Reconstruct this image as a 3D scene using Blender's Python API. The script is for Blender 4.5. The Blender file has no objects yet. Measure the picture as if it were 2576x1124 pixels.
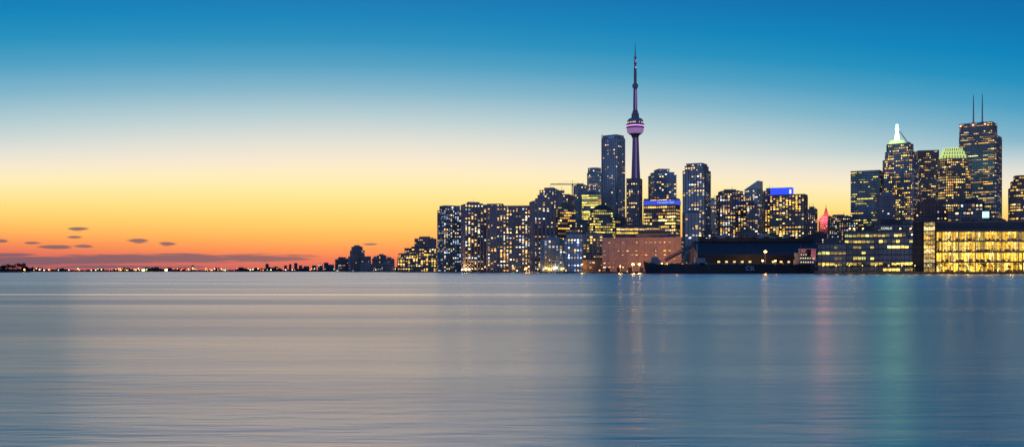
import bpy, math, random
from mathutils import Vector, Matrix
random.seed(7)
R=random.Random(11)
sc=bpy.context.scene
sc.view_settings.view_transform='Standard'
sc.view_settings.look='None'
sc.view_settings.exposure=0
COL=sc.collection
F=2400.0; HY=680.0; CH=2.5; GZ=1.5      # survey constants: focal units, horizon row, eye height, quay level
def X(px,D): return (px-1288)/F*D
def Z(py,D): return CH+(HY-py)/F*D
def lin(c):
    r=[]
    for v in c[:3]:
        v=v/255.0
        r.append(v/12.92 if v<=0.04045 else ((v+0.055)/1.055)**2.4)
    return (r[0],r[1],r[2],1)

# ------------------------------------------------------------------ materials
MC={}
def mat(name,color,rough=0.8,metal=0.0,var=0.25,scale=0.08,stretch=(1,1,0.25)):
    if name in MC: return MC[name]
    m=bpy.data.materials.new(name); m.use_nodes=True; nt=m.node_tree
    b=nt.nodes['Principled BSDF']
    tc=nt.nodes.new('ShaderNodeTexCoord'); mp=nt.nodes.new('ShaderNodeMapping'); mp.inputs['Scale'].default_value=stretch
    n=nt.nodes.new('ShaderNodeTexNoise'); n.inputs['Scale'].default_value=scale; n.inputs['Detail'].default_value=6
    nt.links.new(tc.outputs['Object'],mp.inputs['Vector']); nt.links.new(mp.outputs[0],n.inputs['Vector'])
    r=nt.nodes.new('ShaderNodeValToRGB')
    r.color_ramp.elements[0].position=0.3; r.color_ramp.elements[1].position=0.7
    lo=[c*(1-var) for c in color]; hi=[min(1,c*(1+var)) for c in color]
    r.color_ramp.elements[0].color=(*lo,1); r.color_ramp.elements[1].color=(*hi,1)
    nt.links.new(n.outputs['Fac'],r.inputs[0]); nt.links.new(r.outputs[0],b.inputs['Base Color'])
    b.inputs['Roughness'].default_value=rough; b.inputs['Metallic'].default_value=metal
    MC[name]=m; return m
def emat(name,color,strength,sample=False):
    if name in MC: return MC[name]
    m=bpy.data.materials.new(name); m.use_nodes=True; nt=m.node_tree
    b=nt.nodes['Principled BSDF']; b.inputs['Base Color'].default_value=(0.3,0.3,0.3,1)
    tc=nt.nodes.new('ShaderNodeTexCoord'); n=nt.nodes.new('ShaderNodeTexNoise'); n.inputs['Scale'].default_value=0.6
    nt.links.new(tc.outputs['Object'],n.inputs['Vector'])
    mr=nt.nodes.new('ShaderNodeMapRange'); mr.inputs[3].default_value=strength*0.7; mr.inputs[4].default_value=strength*1.3
    nt.links.new(n.outputs['Fac'],mr.inputs[0]); nt.links.new(mr.outputs[0],b.inputs['Emission Strength'])
    b.inputs['Emission Color'].default_value=(*color,1)
    m.cycles.emission_sampling='AUTO' if sample else 'NONE'
    MC[name]=m; return m
def glowmat():
    m=bpy.data.materials.new('lit_window_glass'); m.use_nodes=True; nt=m.node_tree
    b=nt.nodes['Principled BSDF']; b.inputs['Base Color'].default_value=(0.1,0.1,0.1,1); b.inputs['Roughness'].default_value=0.2
    a=nt.nodes.new('ShaderNodeAttribute'); a.attribute_name='glow'
    tc=nt.nodes.new('ShaderNodeTexCoord'); n=nt.nodes.new('ShaderNodeTexNoise'); n.inputs['Scale'].default_value=0.7; n.inputs['Detail'].default_value=3
    nt.links.new(tc.outputs['Object'],n.inputs['Vector'])
    mr=nt.nodes.new('ShaderNodeMapRange'); mr.inputs[1].default_value=0.3; mr.inputs[2].default_value=0.7; mr.inputs[3].default_value=0.45; mr.inputs[4].default_value=2.1
    nt.links.new(n.outputs['Fac'],mr.inputs[0])
    nt.links.new(a.outputs['Color'],b.inputs['Emission Color']); nt.links.new(mr.outputs[0],b.inputs['Emission Strength'])
    m.cycles.emission_sampling='NONE'
    return m
GLOW=glowmat()
mat('g_blue',(0.26,0.35,0.45),0.25,0.75,0.3); mat('g_dark',(0.13,0.16,0.21),0.25,0.65,0.35)
mat('g_teal',(0.17,0.26,0.31),0.2,0.75,0.3); mat('g_brown',(0.18,0.15,0.16),0.35,0.45,0.3); mat('g_light',(0.42,0.53,0.6),0.2,0.85,0.2)
mat('c_grey',(0.36,0.35,0.37)); mat('c_light',(0.52,0.52,0.55)); mat('c_pink',(0.45,0.35,0.35)); mat('c_brown',(0.28,0.215,0.20))
mat('c_dark',(0.11,0.11,0.125)); mat('c_blue',(0.26,0.32,0.42)); mat('c_red',(0.30,0.14,0.12)); mat('c_beige',(0.42,0.35,0.29))
mat('c_warm',(0.62,0.38,0.32),.85,0,.16,.15,(1,1,1)); mat('m_dark',(0.04,0.045,0.055),0.5,0.3); mat('m_steel',(0.2,0.2,0.22),0.5,0.5); mat('m_white',(0.7,0.7,0.72),0.5)
mat('m_yellow',(0.7,0.4,0.06),0.5); mat('m_copper',(0.06,0.10,0.09),0.6); mat('bark',(0.05,0.035,0.03),0.9); mat('far',(0.16,0.12,0.17),0.9)  # 'far' has dusk haze painted into its purplish base colour

# ------------------------------------------------------------------ mesh builder
class MB:
    def __init__(s): s.v=[]; s.f=[]; s.m=[]; s.c=[]
    def add(s,vs,fs,mi=0,col=(0,0,0)):
        o=len(s.v); s.v+= [tuple(p) for p in vs]
        for f in fs: s.f.append([i+o for i in f]); s.m.append(mi); s.c.append(col)
    def prism(s,poly,z0,z1,mi=0,poly2=None,col=(0,0,0)):
        n=len(poly); p2=poly2 or poly
        vs=[(p[0],p[1],z0) for p in poly]+[(p[0],p[1],z1) for p in p2]
        fs=[[i,(i+1)%n,n+(i+1)%n,n+i] for i in range(n)]
        fs.append(list(range(n-1,-1,-1))); fs.append(list(range(n,2*n)))
        s.add(vs,fs,mi,col)
    def box(s,x0,x1,y0,y1,z0,z1,mi=0,col=(0,0,0)):
        s.prism([(x0,y0),(x1,y0),(x1,y1),(x0,y1)],z0,z1,mi,None,col)
    def tube(s,a,b,r1,r2,n=6,mi=0):
        a=Vector(a); b=Vector(b); d=(b-a)
        if d.length<1e-6: return
        d.normalize(); u=d.orthogonal().normalized(); w=d.cross(u)
        vs=[]
        for p,r in ((a,r1),(b,r2)):
            for i in range(n):
                t=2*math.pi*i/n; vs.append(p+u*math.cos(t)*r+w*math.sin(t)*r)
        fs=[[i,(i+1)%n,n+(i+1)%n,n+i] for i in range(n)]+[list(range(n-1,-1,-1)),list(range(n,2*n))]
        s.add(vs,fs,mi)
    def lathe(s,prof,n=24,mi=0,c=(0,0)):
        vs=[];fs=[]
        for r,z in prof:
            for i in range(n):
                t=2*math.pi*i/n; vs.append((c[0]+r*math.cos(t),c[1]+r*math.sin(t),z))
        for k in range(len(prof)-1):
            for i in range(n):
                fs.append([k*n+i,k*n+(i+1)%n,(k+1)*n+(i+1)%n,(k+1)*n+i])
        fs.append(list(range(n-1,-1,-1))); fs.append([ (len(prof)-1)*n+i for i in range(n)])
        s.add(vs,fs,mi)
    def ball(s,c,r,mi=0,sz=1.0):
        n=10;k=6;prof=[(max(0.02,r*math.sin(math.pi*j/k)),c[2]-r*sz*math.cos(math.pi*j/k)) for j in range(k+1)]
        s.lathe(prof,n,mi,(c[0],c[1]))
    def make(s,name,mats,parent=None,glow=False,smooth=False):
        me=bpy.data.meshes.new(name); me.from_pydata(s.v,[],s.f)
        for m in mats: me.materials.append(MC[m] if isinstance(m,str) else m)
        me.polygons.foreach_set('material_index',s.m)
        if glow:
            a=me.color_attributes.new('glow','FLOAT_COLOR','CORNER'); buf=[]
            for f,c in zip(s.f,s.c): buf+= [c[0],c[1],c[2],1.0]*len(f)
            a.data.foreach_set('color',buf)
        if smooth: me.polygons.foreach_set('use_smooth',[True]*len(s.f))
        me.update()
        o=bpy.data.objects.new(name,me); COL.objects.link(o)
        if parent: o.parent=parent
        return o
def root(name,label,cat,loc,rz=0,group=None):
    e=bpy.data.objects.new(name,None); e.location=loc; e.rotation_euler=(0,0,rz); e.empty_display_size=2
    COL.objects.link(e); e['label']=label; e['category']=cat
    if group: e['group']=group
    return e
def offset(poly,d):
    n=len(poly); out=[]
    for i in range(n):
        p0=Vector(poly[i-1]);p1=Vector(poly[i]);p2=Vector(poly[(i+1)%n])
        e1=(p1-p0).normalized(); e2=(p2-p1).normalized()
        n1=Vector((e1.y,-e1.x)); n2=Vector((e2.y,-e2.x))
        b=(n1+n2); k=b.length_squared
        b=b*(2*d/k)if k>1e-6 else n1*d
        out.append((p1.x+b.x,p1.y+b.y))
    return out
def rect(x0,x1,y0,y1,ch=0):
    if ch<=0: return [(x0,y0),(x1,y0),(x1,y1),(x0,y1)]
    return [(x0+ch,y0),(x1-ch,y0),(x1,y0+ch),(x1,y1-ch),(x1-ch,y1),(x0+ch,y1),(x0,y1-ch),(x0,y0+ch)]
PAL={'warm':[(1,.52,.12),(1,.60,.18),(1,.46,.08),(1,.72,.32),(1,.88,.65),(.8,.9,1)],
     'gold':[(1,.60,.09),(1,.54,.07),(1,.66,.15),(1,.76,.30),(1,.48,.06)],
     'green':[(.85,.74,.12),(1,.70,.13),(.8,.74,.18),(1,.64,.10)],
     'cool':[(.7,.85,1),(.35,.55,1),(1,.7,.3),(1,.6,.2),(.9,.95,1)]}
LITK=.84
def style(**k):
    d=dict(fh=3.1,st=.5,sp=.5,bay=3.6,pw=.5,pp=.3,lit=.3,run=.2,pane=(.8,.6),pal='warm',gl='g_dark',sl='c_grey',pi='c_grey',gain=1.0)
    d.update(k); return d
def facade(wb,gb,poly,z0,z1,S,rz,todir):
    wb.prism(poly,z0,z1,0)
    nf=max(1,round((z1-z0)/S['fh'])); fh=(z1-z0)/nf
    if S['st']>0:
        pl=offset(poly,S['sp'])
        for k in range(nf): wb.prism(pl,z0+k*fh,z0+k*fh+S['st'],1)
    n=len(poly); cr,sr=math.cos(rz),math.sin(rz)
    for i in range(n):
        a=Vector(poly[i]); b=Vector(poly[(i+1)%n]); L=(b-a).length
        if L<1.5: continue
        e=(b-a)/L; nm=Vector((e.y,-e.x))
        wn=Vector((nm.x*cr-nm.y*sr,nm.x*sr+nm.y*cr))
        if wn.dot(todir)<-0.08: continue
        nb=max(1,round(L/S['bay'])); bw=L/nb
        if S['pw']>0:
            for j in range(nb+1):
                c=a+e*(j*bw); h=S['pw']/2
                if j==0: c=c+e*h
                if j==nb: c=c-e*h
                p=[c-e*h+nm*S['pp'],c+e*h+nm*S['pp'],c+e*h-nm*.2,c-e*h-nm*.2]
                wb.prism([(q.x,q.y) for q in p],z0,z1,2)
        pal=PAL[S['pal']]
        colf=[R.choice((.4,.7,1,1.2,1.4)) for _ in range(nb)]
        for k in range(nf):
            p=S['lit']*R.choice((.2,.7,1.0,1.2,1.45))*(LITK if S['lit']<.9 else 1); st=R.random()<p; c0=R.choice(pal); g0=R.uniform(.4,1.4)
            for j in range(nb):
                if R.random()>S['run']: st=R.random()<p*colf[j]; c0=R.choice(pal); g0=R.choice((.2,.4,.65,1.0,1.4,2.1))
                if not st: continue
                g=g0*S['gain']*R.uniform(.75,1.15)
                pw,ph=S['pane']; pw*=R.uniform(.5,1) if S['run']<.5 else 1; off=R.uniform(-.08,.08)
                x0=(j+.5-pw/2+off*(1-pw))*bw; x1=(j+.5+pw/2+off*(1-pw))*bw
                zb=z0+k*fh+S['st']+.1; zt=min(z0+(k+1)*fh-.1,zb+fh*ph*R.uniform(.7,1))
                if zt<=zb: continue
                A=a+e*x0+nm*.06; Bq=a+e*x1+nm*.06
                gb.add([(A.x,A.y,zb),(Bq.x,Bq.y,zb),(Bq.x,Bq.y,zt),(A.x,A.y,zt)],[[0,1,2,3]],0,(c0[0]*g,c0[1]*g,c0[2]*g))
def B(name,label,cat,px0,px1,py,D,S,rot=12,q=.7,tiers=None,ch=0,pent=True,group=None,crown=None):
    pc=(px0+px1)/2; xc=X(pc,D); az=math.atan2(xc,D); r=math.radians(abs(rot))
    W=(px1-px0)/F*D*math.cos(az); w=W/(math.cos(r)+q*math.sin(r)); d=w*q
    rz=-az+math.radians(rot)
    e=root(name,label,cat,(xc,D,GZ),rz,group)
    todir=Vector((-xc,-D)).normalized()
    wb=MB(); gb=MB(); rb=MB()
    z=0; tiers=tiers or [(0,1,py)]
    for t in tiers:
        u0,u1,ty=t[:3]; ds=t[3] if len(t)>3 else (1 if u1-u0>.9 else .85)
        zt=Z(ty,D)-GZ
        poly=rect((u0-.5)*w,(u1-.5)*w,-d/2*ds,d/2*ds,ch*(u1-u0))
        facade(wb,gb,poly,z,zt,S,rz,todir)
        rb.prism(offset(poly,S['sp']*.6+.15),zt,zt+1.3,0)
        z=zt+.002
        last=(poly,zt,u0,u1,ds)
    wb.make('wall',[S['gl'],S['sl'],S['pi']],e)
    if gb.f:
        o=gb.make('lit_windows',[GLOW],e,glow=True); o['kind']='stuff'; o['label']='rows of lit and dark window panes'
    poly,zt,u0,u1,ds=last
    ww=(u1-u0)*w; cx=((u0+u1)/2-.5)*w
    if pent:
        h=R.uniform(2.5,5)
        rb.box(cx-ww*.3,cx+ww*.22,-d*.25*ds,d*.25*ds,zt+1.3,zt+1.3+h,0)
        rb.box(cx+ww*.27,cx+ww*.38,-d*.2*ds,d*.1*ds,zt+1.3,zt+1.3+h*.5,1)
        for k in range(R.randint(1,3)):
            ax=cx+R.uniform(-.25,.2)*ww; rb.tube((ax,0,zt+1.3+h),(ax,0,zt+1.3+h+R.uniform(3,8)),.22,.1,5,1)
    rb.make('roof',[S['pi'],'m_steel'],e)
    return e,w,d,zt
def text(name,body,size,parent,loc,m,extr=.15):
    cu=bpy.data.curves.new(name,'FONT'); cu.body=body; cu.size=size; cu.extrude=extr; cu.align_x='CENTER'; cu.align_y='CENTER'
    t=bpy.data.objects.new(name+'_tmp',cu); COL.objects.link(t); bpy.context.view_layer.update()
    dg=bpy.context.evaluated_depsgraph_get()
    me=bpy.data.meshes.new_from_object(t.evaluated_get(dg)); bpy.data.objects.remove(t)
    me.materials.clear(); me.materials.append(m)
    o=bpy.data.objects.new(name,me); COL.objects.link(o); o.rotation_euler=(math.radians(90),0,0); o.location=loc
    if parent: o.parent=parent
    return o
def plight(parent,loc,col,power,r=1.0,name='lamp_light'):
    l=bpy.data.lights.new(name,'POINT'); l.energy=power; l.color=col; l.shadow_soft_size=r
    o=bpy.data.objects.new(name,l); COL.objects.link(o); o.location=loc; o.parent=parent
    return o

# ------------------------------------------------------------------ sky (world)
w=bpy.data.worlds.new('World'); sc.world=w; w.use_nodes=True; nt=w.node_tree; nt.nodes.clear()
def N(t,**k):
    n=nt.nodes.new(t)
    for a,b in k.items(): setattr(n,a,b)
    return n
def put(s,v):
    if isinstance(v,(int,float)): s.default_value=v
    else: nt.links.new(v,s)
def M(op,a,b=0.0,c=None,clamp=False):
    n=N('ShaderNodeMath',operation=op,use_clamp=clamp); put(n.inputs[0],a); put(n.inputs[1],b)
    if c is not None: put(n.inputs[2],c)
    return n.outputs[0]
def MR(v,a,b,c,d,interp='LINEAR'):
    n=N('ShaderNodeMapRange',interpolation_type=interp); put(n.inputs[0],v)
    for i,x in zip((1,2,3,4),(a,b,c,d)): n.inputs[i].default_value=x
    return n.outputs[0]
tc=N('ShaderNodeTexCoord'); sp=N('ShaderNodeSeparateXYZ'); nt.links.new(tc.outputs['Generated'],sp.inputs[0])
dx,dy,dz=sp.outputs
hl=M('SQRT',M('ADD',M('MULTIPLY',dx,dx),M('ADD',M('MULTIPLY',dy,dy),1e-5)))
t=M('DIVIDE',dz,hl); t=M('MINIMUM',M('MAXIMUM',t,0.0),0.6)
az=M('ARCTAN2',dx,dy)
d_=M('ADD',az,0.12); sh=M('MINIMUM',M('MULTIPLY',M('MULTIPLY',d_,d_),0.17),0.12)
sh=M('MULTIPLY',sh,MR(t,0.02,0.12,-0.35,1.0))
tt=M('DIVIDE',M('ADD',t,sh),0.5,clamp=True)
def ramp(v,stops):
    n=N('ShaderNodeValToRGB'); cr=n.color_ramp
    while len(cr.elements)<len(stops): cr.elements.new(0.5)
    for e,(p,c) in zip(cr.elements,stops): e.position=p
    for e,(p,c) in zip(cr.elements,stops): e.color=c
    put(n.inputs[0],v); return n.outputs[0]
S_=[(0,(194,98,100)),(.010,(230,118,92)),(.0205,(247,146,88)),(.033,(253,178,92)),(.049,(255,205,108)),(.066,(255,222,132)),(.082,(255,232,160)),
    (.099,(252,236,190)),(.115,(243,231,208)),(.134,(222,223,214)),(.160,(180,205,211)),(.187,(128,181,203)),(.213,(76,160,196)),(.238,(30,144,190)),
    (.262,(0,132,186)),(.290,(0,118,178)),(.37,(0,88,150)),(.5,(0,66,120))]
west=ramp(tt,[(a/.5,lin(b)) for a,b in S_])
east=ramp(tt,[(0,lin((185,160,178))),(.12,lin((168,166,190))),(.35,lin((122,155,195))),(.7,lin((52,112,168))),(1,lin((10,74,135)))])
mx=N('ShaderNodeMix',data_type='RGBA'); put(mx.inputs[0],MR(dy,.55,-.3,0,1,'SMOOTHSTEP')); nt.links.new(west,mx.inputs[6]); nt.links.new(east,mx.inputs[7])
base=mx.outputs[2]
# thin evening clouds
cv=N('ShaderNodeCombineXYZ'); put(cv.inputs[0],M('MULTIPLY',az,26)); put(cv.inputs[1],M('MULTIPLY',t,380))
nz=N('ShaderNodeTexNoise'); nz.inputs['Scale'].default_value=1.0; nz.inputs['Detail'].default_value=6; nt.links.new(cv.outputs[0],nz.inputs['Vector'])
nn=M('MULTIPLY',M('SUBTRACT',nz.outputs['Fac'],.5),1.5)
acc=None
for (px,py,rx,ry) in [(430,649,420,14),(130,655,320,14),(640,648,200,12),(195,575,30,5.5),(188,595,24,4),(78,610,28,5),(140,620,48,6),(212,618,30,5),(346,605,32,7),(420,613,26,6.5),(5,605,22,6),(930,613,26,3),(0,640,120,6),(300,670,300,4)]:
    a0=math.atan((px-1288)/F); ca=math.cos(a0); v0=(HY-py)/F*ca
    u=M('MULTIPLY',M('SUBTRACT',az,a0),F/rx*1.0/ca/ca); v=M('MULTIPLY',M('SUBTRACT',t,v0),F/ry/ca)
    e=M('SUBTRACT',1.0,M('SQRT',M('ADD',M('MULTIPLY',u,u),M('MULTIPLY',v,v))))
    acc=e if acc is None else M('MAXIMUM',acc,e)
cm=MR(M('ADD',acc,nn),0.0,.5,0,.88,'SMOOTHSTEP')
cm=M('MULTIPLY',cm,MR(acc,-.3,0.1,0,1))
mx2=N('ShaderNodeMix',data_type='RGBA'); put(mx2.inputs[0],cm); nt.links.new(base,mx2.inputs[6]); mx2.inputs[7].default_value=lin((114,92,106))
bg=N('ShaderNodeBackground'); nt.links.new(mx2.outputs[2],bg.inputs[0]); bg.inputs[1].default_value=1.0
sky=N('ShaderNodeTexSky',sky_type='NISHITA'); sky.sun_disc=False; sky.sun_elevation=math.radians(1.0); sky.sun_rotation=math.radians(-8)
bg2=N('ShaderNodeBackground'); nt.links.new(sky.outputs[0],bg2.inputs[0]); bg2.inputs[1].default_value=0.004
ad=N('ShaderNodeAddShader'); nt.links.new(bg.outputs[0],ad.inputs[0]); nt.links.new(bg2.outputs[0],ad.inputs[1])
out=N('ShaderNodeOutputWorld'); nt.links.new(ad.outputs[0],out.inputs[0])
sun=bpy.data.lights.new('sun','SUN'); sun.energy=0.08; sun.color=(1,.62,.42); sun.angle=math.radians(30)
so=bpy.data.objects.new('sun',sun); COL.objects.link(so)
sd=Vector((math.sin(math.radians(-10)),math.cos(math.radians(-10)),math.tan(math.radians(4)))).normalized()
so.rotation_euler=sd.to_track_quat('Z','Y').to_euler()

# ------------------------------------------------------------------ water
wm=bpy.data.materials.new('water'); wm.use_nodes=True; nt=wm.node_tree; nt.nodes.clear()
tc=N('ShaderNodeTexCoord'); sp=N('ShaderNodeSeparateXYZ'); nt.links.new(tc.outputs['Object'],sp.inputs[0])
def noise(scale,detail=4,s=1.0,rot=0):
    mp=N('ShaderNodeMapping'); mp.inputs['Scale'].default_value=scale; mp.inputs['Rotation'].default_value=(0,0,rot); nt.links.new(tc.outputs['Object'],mp.inputs[0])
    n=N('ShaderNodeTexNoise'); n.inputs['Scale'].default_value=s; n.inputs['Detail'].default_value=detail; nt.links.new(mp.outputs[0],n.inputs['Vector']); return n.outputs['Fac']
n1=noise((.5,2.0,1),5,1,.12); n2=noise((.07,.4,1),4,1,-.05); n3=noise((.012,.09,1),5,1,.03); n4=noise((.9,4,1),4,1,.06)
hgt=M('ADD',M('ADD',M('MULTIPLY',n1,.026),M('MULTIPLY',n2,.06)),M('MULTIPLY',n4,.004))
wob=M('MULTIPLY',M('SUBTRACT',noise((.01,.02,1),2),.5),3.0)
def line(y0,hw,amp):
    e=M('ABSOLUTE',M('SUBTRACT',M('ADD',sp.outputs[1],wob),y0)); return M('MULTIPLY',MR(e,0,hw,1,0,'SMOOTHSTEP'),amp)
light_trail=M('MAXIMUM',M('MAXIMUM',line(101,4.6,1.0),line(68,1.6,.5)),line(190,9,.5))  # bright light trails painted into the water as smooth whitened bands
light_trail=M('MULTIPLY',light_trail,MR(sp.outputs[0],8,22,1,0,'SMOOTHSTEP'))
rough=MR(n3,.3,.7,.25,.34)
rough=M('ADD',M('MULTIPLY',rough,M('SUBTRACT',1.0,light_trail)),M('MULTIPLY',light_trail,.22))
bp=N('ShaderNodeBump'); bp.inputs['Distance'].default_value=1.0; nt.links.new(hgt,bp.inputs['Height']); put(bp.inputs['Strength'],MR(light_trail,0,1,.9,0.05))
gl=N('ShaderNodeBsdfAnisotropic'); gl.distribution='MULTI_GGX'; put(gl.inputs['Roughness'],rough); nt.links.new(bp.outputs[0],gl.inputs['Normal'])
cA=N('ShaderNodeMix',data_type='RGBA'); put(cA.inputs[0],MR(sp.outputs[1],30,260,0,1,'SMOOTHSTEP')); cA.inputs[6].default_value=(.78,.73,.67,1); cA.inputs[7].default_value=(.86,.88,.88,1)  # reflection tint painted: warmer near, paler and bluer further out
cB=N('ShaderNodeMix',data_type='RGBA'); put(cB.inputs[0],light_trail); nt.links.new(cA.outputs[2],cB.inputs[6]); cB.inputs[7].default_value=(1,1,1,1)
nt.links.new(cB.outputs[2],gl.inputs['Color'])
df=N('ShaderNodeBsdfDiffuse')
cC=N('ShaderNodeMix',data_type='RGBA'); put(cC.inputs[0],light_trail); cC.inputs[6].default_value=(.14,.145,.14,1); cC.inputs[7].default_value=(.85,.85,.85,1); nt.links.new(cC.outputs[2],df.inputs['Color'])
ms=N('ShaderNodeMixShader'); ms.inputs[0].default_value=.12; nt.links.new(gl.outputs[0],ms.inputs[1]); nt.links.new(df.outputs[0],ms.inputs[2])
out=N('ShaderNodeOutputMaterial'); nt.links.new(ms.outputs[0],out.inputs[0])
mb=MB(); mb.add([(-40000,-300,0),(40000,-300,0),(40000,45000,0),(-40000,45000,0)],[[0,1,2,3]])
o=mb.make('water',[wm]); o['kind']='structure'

# ------------------------------------------------------------------ land
mat('ground_mat',(0.06,0.055,0.05),.9); mat('quay_mat',(0.12,0.11,0.11),.85,0,.4,.3)
shore=[(-900,2600),(835,2600),(985,1800),(1095,1560),(1350,1330),(1360,1130),(1500,1060),(1512,960),(1620,905),(2045,885),(2052,700),(3600,690)]
pts=[(X(a,b),b) for a,b in shore]
mb=MB(); n=len(pts)
vs=[(x,y,GZ) for x,y in pts]+[(40000,690,GZ),(40000,44000,GZ),(-40000,44000,GZ),(-40000,2600,GZ)]
mb.add(vs,[list(range(len(vs)))],0)
for i in range(n-1):
    (x0,y0),(x1,y1)=pts[i],pts[i+1]
    mb.add([(x0,y0,-2),(x1,y1,-2),(x1,y1,GZ),(x0,y0,GZ)],[[0,1,2,3]],1)
    L=math.hypot(x1-x0,y1-y0); ex,ey=(x1-x0)/L,(y1-y0)/L; nx,ny=ey,-ex
    mb.add([(x0+nx*.3,y0+ny*.3,GZ-.4),(x1+nx*.3,y1+ny*.3,GZ-.4),(x1+nx*.3,y1+ny*.3,GZ+.2),(x0+nx*.3,y0+ny*.3,GZ+.2),
            (x0-nx*.6,y0-ny*.6,GZ+.2),(x1-nx*.6,y1-ny*.6,GZ+.2)],[[0,1,2,3],[3,2,5,4]],1)
o=mb.make('ground',['ground_mat','quay_mat']); o['kind']='structure'
mb=MB(); pl=[(X(-700,1450),1450),(X(20,1450),1450),(X(66,1500),1500),(X(85,1640),1640),(X(-700,1700),1700)]
mb.prism(pl,-1,.9,0,offset(pl,-6)); o=mb.make('island_ground',['ground_mat']); o['kind']='structure'

# ------------------------------------------------------------------ styles
condo=style(fh=3.0,st=.45,sp=1.0,bay=4.2,pw=.35,pp=.9,lit=.30,gl='g_blue',sl='c_light',pi='c_grey',pane=(.7,.7))
slabc=style(fh=2.9,st=.5,sp=.6,bay=5.2,pw=1.2,pp=1.4,lit=.45,gl='g_dark',sl='c_brown',pi='c_pink',pane=(.6,.7),gain=1.2)
officeb=style(fh=4.0,st=1.3,sp=.25,bay=3.0,pw=.5,pp=.4,lit=.5,run=.65,gl='g_brown',sl='c_brown',pi='c_brown',pal='gold',pane=(.9,.6))
punched=style(fh=3.4,st=1.4,sp=.3,bay=3.6,pw=1.6,pp=.35,lit=.5,gl='g_dark',sl='c_brown',pi='c_brown',pane=(.55,.55))

# ------------------------------------------------------------------ far-off west shore
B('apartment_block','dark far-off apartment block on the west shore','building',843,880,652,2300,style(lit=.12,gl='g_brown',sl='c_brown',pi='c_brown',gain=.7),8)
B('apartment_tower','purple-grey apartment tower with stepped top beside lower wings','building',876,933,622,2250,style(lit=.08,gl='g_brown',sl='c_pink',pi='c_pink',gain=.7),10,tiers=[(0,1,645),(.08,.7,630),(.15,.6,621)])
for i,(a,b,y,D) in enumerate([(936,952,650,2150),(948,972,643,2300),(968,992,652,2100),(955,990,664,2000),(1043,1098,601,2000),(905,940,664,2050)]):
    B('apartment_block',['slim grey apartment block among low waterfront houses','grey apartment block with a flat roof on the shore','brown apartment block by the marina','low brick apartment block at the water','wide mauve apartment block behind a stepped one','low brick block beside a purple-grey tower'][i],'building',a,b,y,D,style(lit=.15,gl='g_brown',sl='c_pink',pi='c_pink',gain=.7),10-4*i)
B('stepped_apartment_block','stepped terrace apartment block with many yellow windows','building',1000,1102,622,1720,style(fh=3,st=.7,bay=4.5,pw=.8,lit=.85,gl='g_brown',sl='c_brown',pi='c_brown',gain=1.3,pal='gold'),-8,q=.4,tiers=[(0,1,650,1),(.03,1,638,.9),(.18,1,625,.8)])
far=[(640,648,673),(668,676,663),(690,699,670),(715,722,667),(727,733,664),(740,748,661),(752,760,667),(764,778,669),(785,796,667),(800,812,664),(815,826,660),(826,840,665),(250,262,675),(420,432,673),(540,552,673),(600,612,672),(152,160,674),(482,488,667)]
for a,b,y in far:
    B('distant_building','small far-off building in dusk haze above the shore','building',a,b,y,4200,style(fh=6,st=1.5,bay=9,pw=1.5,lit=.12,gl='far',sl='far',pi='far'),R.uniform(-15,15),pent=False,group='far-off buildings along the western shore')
# far-off wooded shore
mb=MB()
for k in range(2600):
    px=R.uniform(-60,1090); D=R.uniform(2615,2680) if px<830 else R.uniform(2650,2720) 
    x=X(px,D); h=(5+3.5*math.sin(px*.021)+2.5*math.sin(px*.083+1)+R.uniform(-2,3)); wdt=R.uniform(1.5,4)
    h=max(2.5,h)
    zc=GZ+R.uniform(.0,h*.6)
    vs=[]; 
    for j in range(6): 
        a=j*math.pi/3; rr=wdt*R.uniform(.6,1.1); vs.append((x+rr*math.cos(a),D+rr*math.sin(a),zc+R.uniform(-.8,.8)))
    vs.append((x+R.uniform(-1,1),D,zc+h*.45+R.uniform(0,1.5))); vs.append((x,D,GZ))
    mb.add(vs,[[j,(j+1)%6,6] for j in range(6)]+[[(j+1)%6,j,7] for j in range(6)])
mat('wood_mat',(0.05,0.04,0.045),.95); o=mb.make('far_woodland',['wood_mat']); o['kind']='stuff'; o['label']='low dark wooded shoreline across the harbour'; o['category']='woodland'

# ------------------------------------------------------------------ harbour condos
B('condo_tower','dark condo tower with blue-grey balconies at the harbour','building',1101,1160,520,1600,style(fh=3,st=.4,sp=.9,bay=4,pw=.5,pp=.8,lit=.45,gl='g_blue',sl='c_blue',pi='c_grey',pal='cool',pane=(.6,.7)),24,q=.8,tiers=[(0,1,530),(.1,.95,519)],pent=False)
B('slab_apartment_tower','brown slab apartment tower with rounded concrete piers','building',1161,1224,516,1540,slabc,16,q=.5)
B('slab_apartment_tower','wide slab apartment tower with tall concrete piers and lit windows','building',1226,1337,516,1540,slabc,-4,q=.22,tiers=[(0,1,519,1),(.0,.35,514,1)],pent=False)
B('hotel_tower','concrete hotel tower with broad ribs beside a slab block','building',1333,1394,508,1450,style(fh=3,st=.5,bay=6,pw=2.6,pp=1.2,lit=.35,gl='g_dark',sl='c_pink',pi='c_pink',pane=(.5,.7)),14,q=.7)
B('hotel_tower','hotel tower with revolving restaurant floor and rooftop frames','building',1353,1442,484,1560,style(fh=3,st=.5,bay=5,pw=1.8,pp=1.0,lit=.42,gl='g_dark',sl='c_pink',pi='c_pink',pane=(.5,.7)),-14,q=.6,tiers=[(0,1,492),(.05,.62,480)])
B('office_block','dark office block with scattered lit windows','building',1398,1448,520,1480,officeb,10)
B('glass_tower','pale blue glass tower with slim mullions','building',1443,1478,468,1750,style(fh=3.8,st=.5,sp=.2,bay=3,pw=.2,lit=.18,gl='g_light',sl='c_blue',pi='c_blue',pal='gold'),10)
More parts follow.
